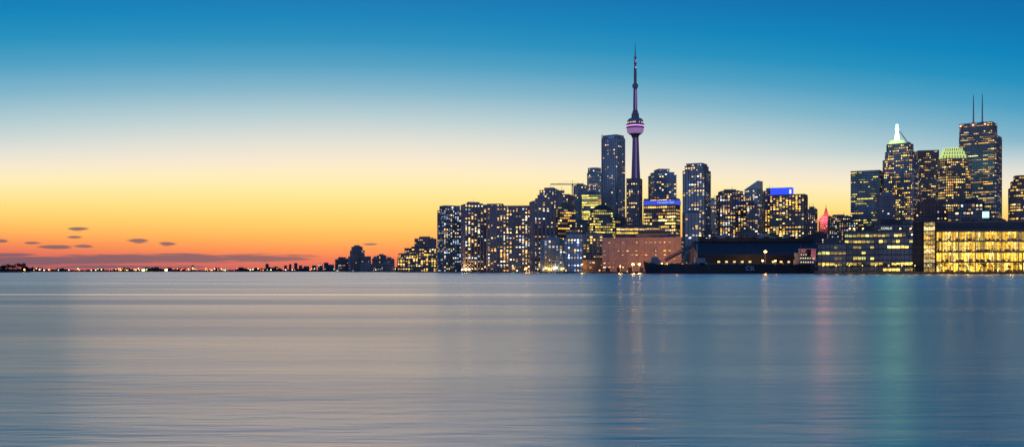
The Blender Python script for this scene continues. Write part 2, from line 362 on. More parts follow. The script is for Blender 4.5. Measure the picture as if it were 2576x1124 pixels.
B('condo_tower','rounded condo tower with a lit glass crown','building',1476,1515,424,1900,style(fh=3,st=.5,sp=.6,bay=3.5,pw=.2,lit=.38,gl='g_teal',sl='c_light',pi='c_blue',pal='warm'),6,q=1,ch=9,tiers=[(0,1,436),(.06,.94,424,.9)],pent=False)
B('office_block','glass office block with bright yellow-green floors','building',1464,1516,490,1650,style(fh=4,st=.9,sp=.2,bay=3,pw=.2,lit=.88,run=.8,gl='g_teal',sl='c_blue',pi='c_blue',pal='green',pane=(.95,.75),gain=1.0),-6)
e,w_,d_b,zt=B('condo_tower','very tall pale-banded condo tower with a construction hoist','building',1512,1574,345,1600,style(fh=3.05,st=1.0,sp=1.1,bay=4.5,pw=.5,pp=.7,lit=.13,gl='g_blue',sl='c_light',pi='c_grey',pal='warm',pane=(.6,.6)),-32,q=.9,ch=3,tiers=[(0,1,350),(.06,.94,343,.9)],pent=False)
mb=MB()
for ox in (-w_/2-3.2,-w_/2-1.8):
    for oy in (-2,-.6): mb.tube((ox,oy-d_b*.2,0),(ox,oy-d_b*.2,zt+4),.2,.2,4)
for k in range(75): mb.box(-w_/2-3.3,-w_/2-1.7,-d_b*.2-2.1,-d_b*.2-.5,k*3,k*3+.25)
mb.make('hoist_mast',['m_steel'],e)
mb=MB(); mb.box(-w_*.05,w_*.28,-d_b*.45-.5,-d_b*.45-.05,zt-4,zt-1.2); mb.make('light_band',[emat('e_blue',(.05,.25,1),1.0)],e)
# pyramid-roofed block
e,w_,d_b,zt=B('office_block','low office block with lit floors under a dark pyramid roof','building',1478,1548,545,1280,style(fh=3.6,st=1.1,sp=.4,bay=2.6,pw=.3,lit=.8,run=.5,gl='g_dark',sl='c_dark',pi='c_dark',pal='green',pane=(.8,.6),gain=1.0),8,q=.8,ch=4,pent=False,tiers=[(0,1,548),(.08,.92,528)])
mb=MB(); P1=rect(-w_*.40,w_*.40,-d_b*.38,d_b*.38,3); P2=rect(-w_*.12,w_*.12,-d_b*.1,d_b*.1,1); mb.prism(P1,zt+1.31,zt+7.5,0,P2); mb.make('roof_pyramid',['m_copper'],e)
B('condo_tower','twin-shaft condo tower standing at the foot of the communications tower','building',1576,1615,451,1500,style(fh=3,st=.6,sp=.5,bay=3.6,pw=1.0,pp=.7,lit=.45,gl='g_dark',sl='c_grey',pi='c_brown',pal='warm'),-12,q=.9,pent=False)
e,w_,d_b,zt=B('newspaper_office_tower','gold-lit office tower with a glowing blue sign band','building',1619,1711,502,1150,style(fh=3.9,st=1.3,sp=.3,bay=2.6,pw=.5,pp=.4,lit=.93,run=.55,gl='g_brown',sl='c_brown',pi='c_brown',pal='gold',pane=(.8,.55),gain=1.25),-16,q=.5,tiers=[(0,1,518),(0.01,.99,502,.98)],pent=False)
mb=MB(); mb.box(-w_/2-.1,w_/2+.1,-d_b/2-.9,-d_b/2-.55,zt-6.5,zt-1); mb.box(w_/2+.6,w_/2+.9,-d_b/2,d_b/2,zt-6.5,zt-1); mb.make('sign_band',[emat('e_blueband',(.04,.08,.8),.75)],e)
text('sign_lettering','Toronto Star',4.0,e,(w_*.2,-d_b/2-1.15,zt-3.8),emat('e_white',(.35,.5,1),1.0))
B('condo_tower','stepped condo tower with pale balconies','building',1631,1701,428,1500,style(fh=3,st=.5,sp=1.0,bay=4,pw=.3,lit=.33,gl='g_blue',sl='c_light',pi='c_grey'),18,q=.8,tiers=[(0,1,443),(.08,.92,436),(.25,.7,428)],pent=False)
e,w_,d_b,zt=B('condo_tower','tall condo tower with dark glass and projecting balconies','building',1718,1787,415,1400,style(fh=3,st=.5,sp=.9,bay=4,pw=.8,pp=.8,lit=.4,gl='g_blue',sl='c_grey',pi='c_grey'),-18,q=.8,tiers=[(0,1,432),(.08,.92,420),(.15,.85,414)],pent=False)
B('condo_block','lower condo block with balconies in front of a tall tower','building',1718,1765,536,1250,condo,10)
B('office_block','pale narrow block between two towers','building',1785,1803,505,1650,style(lit=.2,gl='g_light',sl='c_light',pi='c_light'),0)
B('condo_tower','brown condo tower with a grid of lit windows','building',1801,1876,483,1500,style(fh=3,st=.6,sp=.5,bay=4,pw=1.0,pp=.6,lit=.62,gl='g_dark',sl='c_brown',pi='c_brown',gain=1.2),14,q=.6,tiers=[(0,1,492),(.08,.9,483)])
e,w_,d_b,zt=B('wedge_tower','glass tower with a steep slanting roof','building',1873,1919,478,1700,style(fh=3.6,st=.5,sp=.2,bay=3,pw=.3,lit=.25,gl='g_blue',sl='c_blue',pi='c_grey',pal='warm'),-24,q=.9,pent=False)
mb=MB(); h=16
mb.add([(-w_/2,-d_b/2,zt+1.31),(w_/2,-d_b/2,zt+1.31),(w_/2,d_b/2,zt+1.31),(-w_/2,d_b/2,zt+1.31),(w_/2,-d_b/2,zt+h),(w_/2,d_b/2,zt+h)],[[0,1,4],[0,4,5,3],[1,2,5,4],[3,5,2]]); mb.make('sloping_roof',['g_blue'],e)
B('office_block','slim block with warm lit windows','building',1876,1906,516,1450,style(lit=.55,gl='g_dark',sl='c_brown',pi='c_brown'),8)
B('condo_tower','yellow-lit condo tower with tall concrete ribs','building',1919,1958,482,1450,style(fh=3,st=.5,bay=4,pw=1.3,pp=.9,lit=.75,gl='g_brown',sl='c_beige',pi='c_beige',gain=1.3,pal='gold'),10)
e,w_,d_b,zt=B('hotel_tower','waterfront hotel tower crowned with a bright blue sign box','building',1936,2031,492,1400,style(fh=3,st=.5,sp=.6,bay=4.5,pw=1.2,pp=.8,lit=.72,gl='g_dark',sl='c_brown',pi='c_brown',gain=1.3,pal='gold'),-10,q=.5,pent=False)
mb=MB(); mb.box(-w_*.5,w_*.12,-d_b*.3,d_b*.3,zt+1.31,zt+12); mb.make('sign_box',[emat('e_blue2',(.02,.06,1),1.1,True)],e)
mb=MB(); mb.box(w_*.055,w_*.105,-d_b*.3-.4,-d_b*.3-.1,zt+3,zt+8.5); mb.make('sign_emblem',[emat('e_white2',(.7,.8,1),1.6)],e)
B('office_block','low brown block beside the hotel','building',2030,2056,527,1700,punched,4)
e,w_,d_b,zt=B('chateau_hotel','historic stone hotel with steep copper roof and red neon sign','building',2046,2110,560,1950,style(fh=3.6,st=1.4,sp=.3,bay=3.6,pw=1.6,pp=.4,lit=.45,gl='g_dark',sl='c_red',pi='c_red',pane=(.5,.5),gain=1.0),8,q=.4,tiers=[(0,1,585),(.22,.78,553,.9)],pent=False)
mb=MB(); mb.prism(rect(-w_*.27,w_*.27,-d_b*.42,d_b*.42),zt+1.31,zt+10,0,rect(-w_*.16,w_*.16,-d_b*.15,d_b*.15)); mb.prism(rect(-w_*.1,w_*.1,-4,4),zt+10,zt+26,0,rect(-.6,.6,-.6,.6)); mb.tube((0,0,zt+26),(0,0,zt+33),.4,.15); mb.make('copper_roof',['c_red'],e)
mr_=emat('e_red',(1,.03,.05),5,False)
a=text('neon_sign_lettering','Fairmont',6.0,e,(-w_*.12,-d_b*.5-3,zt+6),mr_,.5); b=text('neon_sign_lettering','Royal York',6.0,e,(-w_*.12,-d_b*.5-3,zt-.5),mr_,.5)
plight(e,(-w_*.12,-d_b*.5-9,zt+4),(1,.2,.22),110000,16,'neon_light')
B('office_block','broad brown stone office block with rows of windows','building',2082,2142,545,1850,punched,-6,q=.5)
B('office_tower','broad dark office tower with yellow-green lit floors','building',2140,2220,432,1600,style(fh=4,st=1.2,sp=.2,bay=2.6,pw=.4,pp=.3,lit=.5,run=.6,gl='g_teal',sl='c_dark',pi='c_dark',pal='green',pane=(.9,.42),gain=.85),-10,q=.6,pent=False)
B('office_tower','slim dark office tower in front of stepped skyscraper','building',2207,2252,491,1400,style(fh=3.6,st=.9,bay=4,pw=1.0,lit=.16,gl='g_dark',sl='c_dark',pi='c_grey'),8)
# stepped skyscraper with lit spire
e,w_,d_b,zt=B('stepped_skyscraper','stepped skyscraper tapering to a green-white lit spire','building',2216,2320,362,1650,style(fh=4,st=1.1,sp=.3,bay=2.8,pw=.8,pp=.45,lit=.6,run=.35,gl='g_blue',sl='c_grey',pi='c_grey',pal='gold',pane=(.7,.55),gain=1.1),-20,q=.75,pent=False,ch=5,tiers=[(0,1,438,1),(.02,.93,404,.95),(.08,.86,384,.85),(.12,.78,364,.75)])
mb=MB(); cx=-w_*.14
z1=Z(352,1650)-GZ; z2=Z(334,1650)-GZ; z3=Z(311,1650)-GZ
mb.prism(rect(cx-12,cx+12,-12,12,3),zt+1.31,z1,0,rect(cx-9,cx+9,-9,9,2)); mb.make('crown',[emat('e_crown',(.65,.95,.22),1.15)],e)
mb=MB(); mb.prism(rect(cx-3.8,cx+3.8,-3.8,3.8,1),z1+.01,z2,0,rect(cx-2.6,cx+2.6,-2.6,2.6,1)); mb.prism(rect(cx-2.0,cx+2.0,-2,2),z2,z3,0,rect(cx-1.4,cx+1.4,-1.4,1.4)); mb.ball((cx,0,z2+7),3.4,0); mb.make('spire',[emat('e_spire',(.6,1,.65),3)],e)
plight(e,(cx,-14,z2+8),(.3,1,.55),60000,16,'spire_light')
B('office_tower','red-brown granite office tower','building',2302,2362,381,1900,style(fh=4,st=1.4,sp=.3,bay=3,pw=.8,lit=.48,run=.5,gl='g_brown',sl='c_brown',pi='c_brown',pal='gold',pane=(.8,.5),gain=1.0),10,q=.8,pent=False)
e,w_,d_b,zt=B('office_tower','octagonal granite office tower with a green-lit crown','building',2350,2444,402,1500,style(fh=4,st=1.2,sp=.3,bay=2.8,pw=.7,pp=.4,lit=.85,run=.45,gl='g_brown',sl='c_brown',pi='c_beige',pal='gold',pane=(.8,.55),gain=1.05),12,q=.8,ch=9,pent=False,tiers=[(0,1,425,1),(.06,.94,402,.92)])
mb=MB()
z=zt+1.31
for k,(s,h) in enumerate([(.40,5),(.36,5),(.30,5)]):
    mb.prism(rect(-w_*s,w_*s,-d_b*s,d_b*s,6),z,z+h,1); z+=h
    mb.prism(rect(-w_*s+.5,w_*s-.5,-d_b*s+.5,d_b*s-.5,6),z,z+.6,0); z+=.6
    for j in range(9):
        xx=-w_*s+w_*s*2*(j+.5)/9; mb.box(xx-.5,xx+.5,-d_b*s-.4,-d_b*s-.05,z-h-.3,z-.7,2)
mb.make('crown',['e_crown',emat('e_crown2',(.55,.68,.2),.95),'c_beige'],e)
# tallest bank tower
e,w_,d_b,zt=B('office_skyscraper','tallest white-clad office skyscraper with two red-lit masts','building',2412,2521,313,1900,style(fh=4,st=1.9,sp=.3,bay=3.0,pw=.5,pp=.45,lit=.45,run=.6,gl='g_dark',sl='c_grey',pi='c_grey',pal='gold',pane=(.9,.4),gain=1.0),-12,q=.8,ch=3,tiers=[(0,1,347,1),(.0,.88,313,.9)],pent=False)
for mxx in (-w_*.19,w_*.05):
    mb=MB(); top=Z(238,1900)-GZ
    mb.box(mxx-3,mxx+3,-3,3,zt+1.31,zt+5)
    for a in (-1.1,1.1):
        for b in (-1.1,1.1): mb.tube((mxx+a,b,zt+5),(mxx+a*.3,b*.3,top),.28,.2,4)
    for k in range(14):
        zz=zt+6+k*(top-zt-8)/14; s=1.2*(1-k/20); mb.box(mxx-s,mxx+s,-s,s,zz,zz+.5,k%2)
    mb.tube((mxx,0,zt+5),(mxx,0,top+3),.45,.2,5)
    mb.make('antenna_mast',['m_steel',emat('e_redmast',(.6,.12,.12),.25)],e)
for ax in (-w_*.46,-w_*.12,w_*.2):
    mb=MB(); mb.ball((ax,-d_b*.46,zt-3),1.6); mb.make('warning_lamp',[emat('e_warn',(1,.25,.15),5)],e)
B('office_tower','warm-lit tower with a curved glass top','building',2534,2610,455,1300,style(fh=3.8,st=.9,sp=.3,bay=3,pw=.5,lit=.75,run=.5,gl='g_brown',sl='c_brown',pi='c_brown',pal='gold',pane=(.8,.55),gain=1.0),10,q=.8,ch=6,tiers=[(0,1,475),(.08,.92,458),(.2,.8,444)],pent=False)
# mid row
B('office_block','stepped brown block with orange floodlit upper floors','building',2296,2382,528,1150,style(fh=3.8,st=1.2,bay=4,pw=1,lit=.35,gl='g_brown',sl='c_red',pi='c_red',pane=(.7,.5),gain=.9),10,q=.5,tiers=[(0,1,530),(.12,.9,512)])
e,w_,d_b,zt=B('office_block','dark glass block carrying a bright cyan sign','building',2384,2492,528,1100,style(fh=3.8,st=.8,bay=4,pw=.4,lit=.2,gl='g_dark',sl='c_dark',pi='c_dark'),-5,q=.5,tiers=[(0,1,532),(.3,.85,512)])
mb=MB(); mb.box(w_*.34,w_*.5,-d_b/2-1.2,-d_b/2-.7,zt-17,zt-10); mb.make('sign_panel',[emat('e_cyan',(.5,1,.85),1.6)],e)
mids=[(1445,1480,560,1350,punched,'narrow brown block near the harbour'),(1530,1575,548,1350,officeb,'dark block behind a concrete warehouse'),(1548,1660,573,1080,style(fh=4,st=1.2,sp=.3,bay=5,pw=.3,lit=.95,run=.9,gl='g_brown',sl='c_brown',pi='c_brown',pal='gold',pane=(.95,.6),gain=1.2),'long low block with two glowing window bands'),
 (1600,1700,590,1010,style(fh=4,st=1.2,bay=5,lit=.05,gl='c_brown',sl='c_brown',pi='c_brown'),'low dark block on the warehouse roof line'),
 (1760,1805,590,1250,punched,'low brown block behind the shed'),(1850,1905,585,1300,punched,'low block between condo towers'),(1900,1950,598,1200,style(lit=.25,gl='c_light',sl='c_light',pi='c_light'),'pale low industrial block'),
 (2030,2090,590,1500,punched,'low brick block below the old hotel'),(2110,2160,560,1500,punched,'low block beside a dark office tower'),(2060,2130,612,1000,officeb,'low dark block behind waterfront offices'),(2480,2540,560,1000,officeb,'low dark block behind the broadcast building'),
 (1962,2000,602,1200,style(lit=.4,gl='c_beige',sl='c_beige',pi='c_beige'),'beige low block behind the shed'),(2190,2300,566,1000,style(fh=4,st=1,bay=4,lit=.2,gl='g_dark',sl='c_dark',pi='c_dark'),'dark low block behind waterfront offices')]
for a,b,y,D,S,l in mids: B('low_rise_block',l,'building',a,b,y,D,S,R.uniform(-12,12),q=.5)

# ------------------------------------------------------------------ front row, harbour middle
B('glass_condo_block','blue glass waterfront condo block with white frames','building',1360,1425,604,1190,style(fh=3.1,st=.5,sp=.7,bay=4.5,pw=.6,pp=.8,lit=.55,gl='g_light',sl='c_light',pi='c_light',pal='cool',pane=(.6,.7),gain=.9),14,q=.6)
B('glass_condo_block','blue glass condo block with a pitched lit roof terrace','building',1420,1470,590,1160,style(fh=3.1,st=.5,sp=.5,bay=4,pw=.4,lit=.55,gl='g_blue',sl='c_light',pi='c_grey',pal='cool',pane=(.7,.7),gain=.9),-10,q=.6,tiers=[(0,1,600),(.1,.9,590)])
B('condo_block','dark waterfront condo block with gold windows','building',1464,1516,592,1110,style(fh=3.1,st=.5,bay=4,pw=.5,lit=.55,gl='g_dark',sl='c_grey',pi='c_grey',pal='gold'),6,q=.5)
B('brick_block','low brick block at the water edge','building',1466,1512,656,1085,style(fh=3.2,st=.8,bay=3.5,pw=1,lit=.3,gl='g_brown',sl='c_red',pi='c_red'),4,q=.3,pent=False)
e,w_,d_b,zt=B('warehouse','large pink concrete sugar warehouse with small slot windows','building',1515,1719,600,1010,style(fh=4.6,st=0,sp=0,bay=5,pw=0,lit=.5,run=.0,gl='c_warm',sl='c_warm',pi='c_warm',pal='gold',pane=(.55,.15),gain=1.3),-8,q=.25,pent=False)
mb=MB()
for k in range(1,13): xx=-w_/2+w_*k/13; mb.box(xx-.12,xx+.12,-d_b/2-.12,-d_b/2-.003,0,zt-.4,0)
for zz in (zt*.33,zt*.66): mb.box(-w_/2,w_/2,-d_b/2-.08,-d_b/2-.002,zz-.1,zz+.1,0)
for k in range(7): xx=-w_/2+w_*(k+.5)/7; mb.box(xx-2.2,xx+2.2,-d_b/2-.3,-d_b/2-.004,0,4.6,1)
mb.make('panel_joints',['c_brown','m_dark'],e)

# ------------------------------------------------------------------ dark shed with gable roof
D=960; x0,x1=X(1742,D),X(2052,D); e=root('storage_shed','long dark storage shed with a broad gable roof','building',((x0+x1)/2,D,GZ)); L=(x1-x0)/2
mc=bpy.data.materials.new('corrugated'); mc.use_nodes=True; nt=mc.node_tree; bs=nt.nodes['Principled BSDF']; tc=N('ShaderNodeTexCoord'); wv=N('ShaderNodeTexWave'); wv.inputs['Scale'].default_value=.5; wv.inputs['Distortion'].default_value=.3
nt.links.new(tc.outputs['Object'],wv.inputs['Vector']); cr=N('ShaderNodeValToRGB'); cr.color_ramp.elements[0].color=(.04,.05,.065,1); cr.color_ramp.elements[1].color=(.085,.095,.125,1); nt.links.new(wv.outputs['Fac'],cr.inputs[0]); nt.links.new(cr.outputs[0],bs.inputs['Base Color']); bs.inputs['Roughness'].default_value=.6
MC['corrugated']=mc
ze=Z(640,D)-GZ; zr=Z(608,D)-GZ
mb=MB(); mb.box(-L,L,-28,28,0,ze); mb.add([(-L,-28,ze),(-L,28,ze),(-L,0,zr),(L,-28,ze),(L,28,ze),(L,0,zr)],[[0,1,2],[3,5,4]]); mb.make('wall',['m_dark'],e)
mb=MB()
for s in (-1,1): mb.add([(-L-1,s*29.5,ze-.6),(L+1,s*29.5,ze-.6),(L+1,0,zr+.3),(-L-1,0,zr+.3),(-L-1,s*29.5,ze-.1),(L+1,s*29.5,ze-.1),(L+1,0,zr+.8),(-L-1,0,zr+.8)],[[0,1,2,3],[4,5,6,7],[0,1,5,4],[1,2,6,5],[0,3,7,4]])
mb.make('roof',['corrugated'],e)
mb=MB(); mb.box(-L*.9,L*.95,-3,3,zr+.5,zr+4); 
for k in range(9): mb.box(-L*.9+k*13,-L*.9+k*13+5,-4,4,zr+4,zr+5.5)
mb.make('ridge_gallery',['m_dark'],e)
gb=MB()
for k in range(16):
    if R.random()<.75: xx=-L+4+k*7.6; gb.add([(xx,-28.1,9),(xx+2.4,-28.1,9),(xx+2.4,-28.1,10.6),(xx,-28.1,10.6)],[[0,1,2,3]],0,(1.4,.8,.25))
o=gb.make('lit_windows',[GLOW],e,glow=True); o['kind']='stuff'
# silos
for px,y,r in [(1805,592,7),(1822,588,7),(1838,592,6),(1912,596,6),(1930,598,6)]:
    D=1100; e=root('silo','pale round storage silo behind the shed','silo',(X(px,D),D,GZ),0,'storage silos behind the shed'); zt=Z(y,D)-GZ
    mb=MB(); mb.lathe([(r,0),(r,zt-3),(r+.2,zt-3),(r+.2,zt-2.6),(r,zt-2.6),(r*.3,zt),(.05,zt+.3)],20); mb.make('tank',['c_light'],e,smooth=False)
    mb=MB(); mb.tube((r,-1,0),(r,-1,zt),.25,.25,4); mb.tube((-r,0,zt-2.5),(r,0,zt-2.5),.2,.2,4); mb.make('ladder',['m_steel'],e)

# ------------------------------------------------------------------ lake freighter
D=868; bx,sx=X(1618,D),X(2046,D); L=sx-bx
ship=root('lake_freighter','black-hulled lake freighter moored alongside the sugar shed','ship',((bx+sx)/2,D,0))
mb=MB(); st=[]; ns=26
for i in range(ns+1):
    s=i/ns; x=-L/2+s*L; b=11*min(1,(s/.10)**.6 if s<.10 else 1)*(1 if s<.94 else (1-((s-.94)/.06)**2*.35))
    bwl=b*(.55+.45*min(1,s/.12)); zt=8.2+(1-min(1,s/.12))**2*3.0+(max(0,s-.9)*12); rake=(1-min(1,s/.1))*2.5
    st.append([(x+rake,-bwl*.92,-1.5),(x+rake*.8,-bwl,1.2),(x,-b,zt),(x,b,zt),(x+rake*.8,bwl,1.2),(x+rake,bwl*.92,-1.5)])
for i in range(ns):
    for j in range(5): mb.add([st[i][j],st[i+1][j],st[i+1][j+1],st[i][j+1]],[[0,1,2,3]],{0:1,1:0,2:2,3:0,4:1}[j])
mb.add(st[0],[[0,1,2,3,4,5]],0); mb.add(st[-1],[[0,1,2,3,4,5]],0)
mat('hull_black',(.022,.023,.03),.45,0,.4,.2); mat('hull_red',(.16,.035,.025),.6); mat('deck_red',(.12,.06,.05),.8)
mb.make('hull',['hull_black','hull_red','deck_red'],ship)
mb=MB()
for k in range(16): xx=-L*.36+k*L*.045; mb.box(xx,xx+L*.034,-7,7,8.2,9.6)
mb.make('hatch_covers',['m_steel'],ship)
mb=MB(); xs=L*.40
mb.box(xs,xs+15,-9,9,8.4,12.5); mb.box(xs+1,xs+13,-8,8,12.5,15.5); mb.box(xs+1,xs+7,-9.5,9.5,15.5,18.3); mb.box(xs+.6,xs+7.4,-10,10,18.3,18.7); mb.tube((xs+4,0,18.7),(xs+4,0,26),.3,.15)
mb.make('deckhouse',['c_grey'],ship)
mb=MB(); mb.prism(rect(xs+9,xs+13,-2.5,2.5,1),15.5,22); mb.make('funnel',['hull_red'],ship)
gb=MB()
for zz in (9.8,13.4,16.6):
    for k in range(6): gb.add([(xs+1.2+k*2.1,-9.03 if zz<12 else (-8.03 if zz<15 else -9.53),zz),(xs+2.2+k*2.1,-9.03 if zz<12 else (-8.03 if zz<15 else -9.53),zz),(xs+2.2+k*2.1,-9.03 if zz<12 else (-8.03 if zz<15 else -9.53),zz+1),(xs+1.2+k*2.1,-9.03 if zz<12 else (-8.03 if zz<15 else -9.53),zz+1)],[[0,1,2,3]],0,(1,.7,.3)) if not(zz>15 and k>2) else None
gb.make('portholes',[GLOW],ship,glow=True)
mb=MB(); xf=-L*.46; mb.box(xf,xf+9,-6,6,9,12.5); mb.box(xf+1,xf+7,-5,5,12.5,15); mb.make('forecastle_house',['c_grey'],ship)
mb=MB(); mb.tube((xf+4,0,15),(xf+4,0,24),.35,.2); mb.tube((xf+1,0,21),(xf+7,0,21),.15,.15); mb.tube((xf+4,0,24),(xf-3,0,11),.08,.08,4); mb.tube((xf+4,0,24),(xf+14,0,9),.08,.08,4); mb.make('foremast',['m_steel'],ship)
def truss(mb,a,b,s,nseg,r=.18,mi=0):
    a=Vector(a);b=Vector(b); d=(b-a).normalized(); u=Vector((0,1,0)) if abs(d.y)<.9 else Vector((1,0,0)); v=d.cross(u).normalized()
    cs=[(u*s+v*s),(-u*s+v*s),(-u*s-v*s),(u*s-v*s)]
    for c in cs: mb.tube(a+c,b+c,r,r,4,mi)
    for k in range(nseg):
        p=a+(b-a)*(k/nseg); q=a+(b-a)*((k+1)/nseg)
        for j in range(4): mb.tube(p+cs[j],q+cs[(j+1)%4],r*.6,r*.6,3,mi); mb.tube(p+cs[j],p+cs[(j+1)%4],r*.6,r*.6,3,mi)
cxs=(bx+sx)/2
mb=MB(); A=(X(1672,D)-cxs,-4,Z(652,D)); Bp=(X(1746,D)-cxs,-4,Z(613,D)); truss(mb,A,Bp,1.3,14,.28); mb.tube((A[0],-4,A[2]-1.1),(Bp[0],-4,Bp[2]-1.1),.9,.9,6); mb.make('unloading_boom',['m_steel'],ship)
mb=MB(); mb.tube((Bp[0]-3,-4,8.2),(Bp[0]-3,-4,Bp[2]),.8,.6); mb.tube((Bp[0]-14,-4,8.2),(Bp[0]-3,-4,Bp[2]-3),.4,.4); mb.tube((Bp[0]+2,-4,8.2),(Bp[0]+2,-4,Bp[2]),.5,.5); mb.box(Bp[0],Bp[0]+9,-7,0,8.2,14); mb.make('boom_gantry',['c_grey'],ship)
text('hull_lettering','CSL',5.2,ship,(X(1880,D)-cxs,-11.25,4.7),mat('letter_white',(.8,.8,.8),.6,0,.05),.06)

# ------------------------------------------------------------------ waterfront offices (near quay)
B('kiosk_building','small pale building with pink lit doors by the ship','building',2010,2052,628,905,style(fh=5,st=1,bay=5,pw=.6,lit=.5,gl='c_light',sl='c_light',pi='c_light',pane=(.5,.5)),0,q=.5,pent=False)
B('low_glass_office','low dark glass office wing on the promenade','building',2054,2128,614,740,style(fh=4.2,st=.7,sp=.5,bay=3.2,pw=.25,lit=.66,run=.5,gl='g_dark',sl='c_dark',pi='c_dark',pal='green',pane=(.85,.5),gain=.85),4,q=.6,pent=False)
e,w_,d_b,zt=B('broadcast_office','dark glass waterfront office with green-lit floors','building',2122,2306,584,745,style(fh=4.3,st=.9,sp=.6,bay=3.0,pw=.25,pp=.4,lit=.75,run=.5,gl='g_dark',sl='c_dark',pi='c_dark',pal='green',pane=(.85,.5),gain=.85),2,q=.5,tiers=[(0,1,600,1),(.0,.85,584,.85)],pent=False)
text('roof_sign_lettering','CORUS',2.4,e,(w_*.08,-d_b*.44,zt+2.7),emat('e_sign2',(.9,1,.8),1.2))
mb=MB(); mb.box(-w_*.02,w_*.18,-d_b*.42,-d_b*.42+.4,zt+1.31,zt+1.6); [mb.tube((w_*(-.01+.045*k),-d_b*.42,zt+1.3),(w_*(-.01+.045*k),-d_b*.42,zt+3.4),.1,.1,4) for k in range(5)]; mb.make('sign_frame',['m_steel'],e)
B('glass_stair_tower','tall glass stair tower glowing yellow','building',2324,2352,557,712,style(fh=3.4,st=.25,sp=.15,bay=1.4,pw=.15,pp=.2,lit=.97,run=.9,gl='g_dark',sl='c_dark',pi='c_dark',pal='gold',pane=(.88,.9),gain=.7),0,q=1,pent=False)
B('studio_block','dark metal-clad studio block beside the stair tower','building',2297,2326,560,725,style(fh=4.5,st=.5,bay=5,pw=.3,lit=.12,gl='m_dark',sl='c_dark',pi='c_dark'),0,q=1.2,pent=False)
D=725; xa,xb=X(2353,D),X(2660,D); e=root('studio_building','long glass studio building with brightly lit yellow interior','building',((xa+xb)/2,D,GZ),-math.radians(4)); L=(xb-xa)/2
zz=[0.3]+[Z(y,D)-GZ for y in (657,632,605,580)]; ztop=Z(557,D)-GZ
mb=MB(); gb=MB(); fb=MB()
mb.box(-L,L,-6,40,0,ztop-7,2)
for k in range(4):
    z0=zz[k]; z1=zz[k+1]
    fb.box(-L-.5,L+.5,-12-(1.5 if k in(1,2) else 0),-5.9,z1-.9,z1,0)
    gy=-6.05
    nbay=46
    for j in range(nbay):
        xA=-L+2*L*j/nbay; xB=-L+2*L*(j+1)/nbay
        g=R.uniform(.7,1.3)*(1.45 if k in (0,1) else .95)*(.35 if R.random()<.15 else 1); c=R.choice([(1,.56,.05),(1,.63,.09),(1,.52,.04),(1,.72,.2)])
        gb.add([(xA+.1,gy,z0+.1),(xB-.1,gy,z0+.1),(xB-.1,gy,z1-1.0),(xA+.1,gy,z1-1.0)],[[0,1,2,3]],0,(c[0]*g,c[1]*g,c[2]*g))
    for j in range(nbay*2+1):
        xA=-L+L*j/nbay; fb.box(xA-.06,xA+.06,-10.3,-10.1,z0,z1-.9,1)
    fb.box(-L,L,-10.35,-10.05,(z0+z1)/2-.07,(z0+z1)/2+.07,1)
    for j in range(60):
        xA=R.uniform(-L,L); hh=R.uniform(.8,2.2); fb.box(xA,xA+R.uniform(.4,2.2),-7.5,-7,z0,z0+hh,0)
    for j in range(15): xA=-L+2*L*(j+.5)/15; fb.box(xA-.3,xA+.3,-8.5,-7.8,z0,z1-.9,2)
mb.make('wall',['c_dark','c_dark','m_dark'],e)
fb.make('floor_frame',['c_brown','m_steel','c_light'],e)
o=gb.make('lit_windows',[GLOW],e,glow=True); o['kind']='stuff'
for k in range(4):
    for j in range(6): plight(e,(-L+2*L*(j+.5)/6,-9,zz[k+1]-1.5),(1,.60,.10),900,.5,'interior_light')
mb=MB()
mb.prism([(-L-6,-13),(L*.1,-13),(L*.45,-17),(L+3,-18),(L+3,42),(-L-6,42)],zz[4]+.01,zz[4]+1.0,0)
mb.prism([(-L-1,-10),(L,-12),(L,38),(-L-1,38)],zz[4]+1.0,ztop-.8,0)
mb.prism([(-L-2,-11),(L+1,-14),(L+1,39),(-L-2,39)],ztop-.8,ztop,1)
for k in range(9): xx=-L+8+k*R.uniform(7,9); mb.box(xx,xx+R.uniform(2,5),0,6,ztop,ztop+R.uniform(1,2.5),0)
mb.make('roof',['c_dark','c_brown'],e)
mb=MB()
for zc,rr in ((zz[1]-.2,15),(zz[2]-.2,14)):
    arc=[(L*.25+rr*1.3*math.cos(t),-12-rr*.42*math.sin(t)) for t in [math.pi*k/16 for k in range(17)]]
    mb.prism(arc[::-1],zc,zc+.6,0)
    for p,q in zip(arc,arc[1:]): mb.tube((p[0],p[1],zc+1.7),(q[0],q[1],zc+1.7),.07,.07,4,1); mb.tube((p[0],p[1],zc+.6),(p[0],p[1],zc+1.7),.05,.05,4,1)
    for t_ in (.25,.5,.75): p=arc[int(16*t_)]; mb.tube((p[0],p[1]+1,0.1),(p[0],p[1]+1,zc),.3,.3,8,1)
mb.make('balcony',['c_beige','m_steel'],e)

# ------------------------------------------------------------------ communications tower
D=2300.0; ct=root('communications_tower','tall concrete communications tower with purple-lit pod and needle mast','tower',(X(1598,D),D,GZ),math.radians(10))
k=D/F
def zt_(y): return Z(y,D)-GZ
mb=MB()
def hexleg(hw,core):
    pts=[]
    for i in range(3):
        a=math.radians(90+120*i); 
        for da,rr in ((-.16,hw),(.16,hw),(math.pi/3,core)):
            pts.append((rr*math.cos(a+da),rr*math.sin(a+da)))
    return pts
prof=[(0,33,14),(zt_(600),21,10),(zt_(520),15,8),(zt_(450),12,7),(zt_(400),10,6.4),(zt_(345),8.2,6)]
for (z0,h0,c0),(z1,h1,c1) in zip(prof,prof[1:]): mb.prism(hexleg(h0,c0),z0,z1,0,hexleg(h1,c1))
mat('tower_conc',(.30,.27,.34),.8); mb.make('shaft',['tower_conc'],ct)
pur=emat('e_purple',(.55,.16,.75),.6); pink=emat('e_pink',(1,.3,.95),1.3)
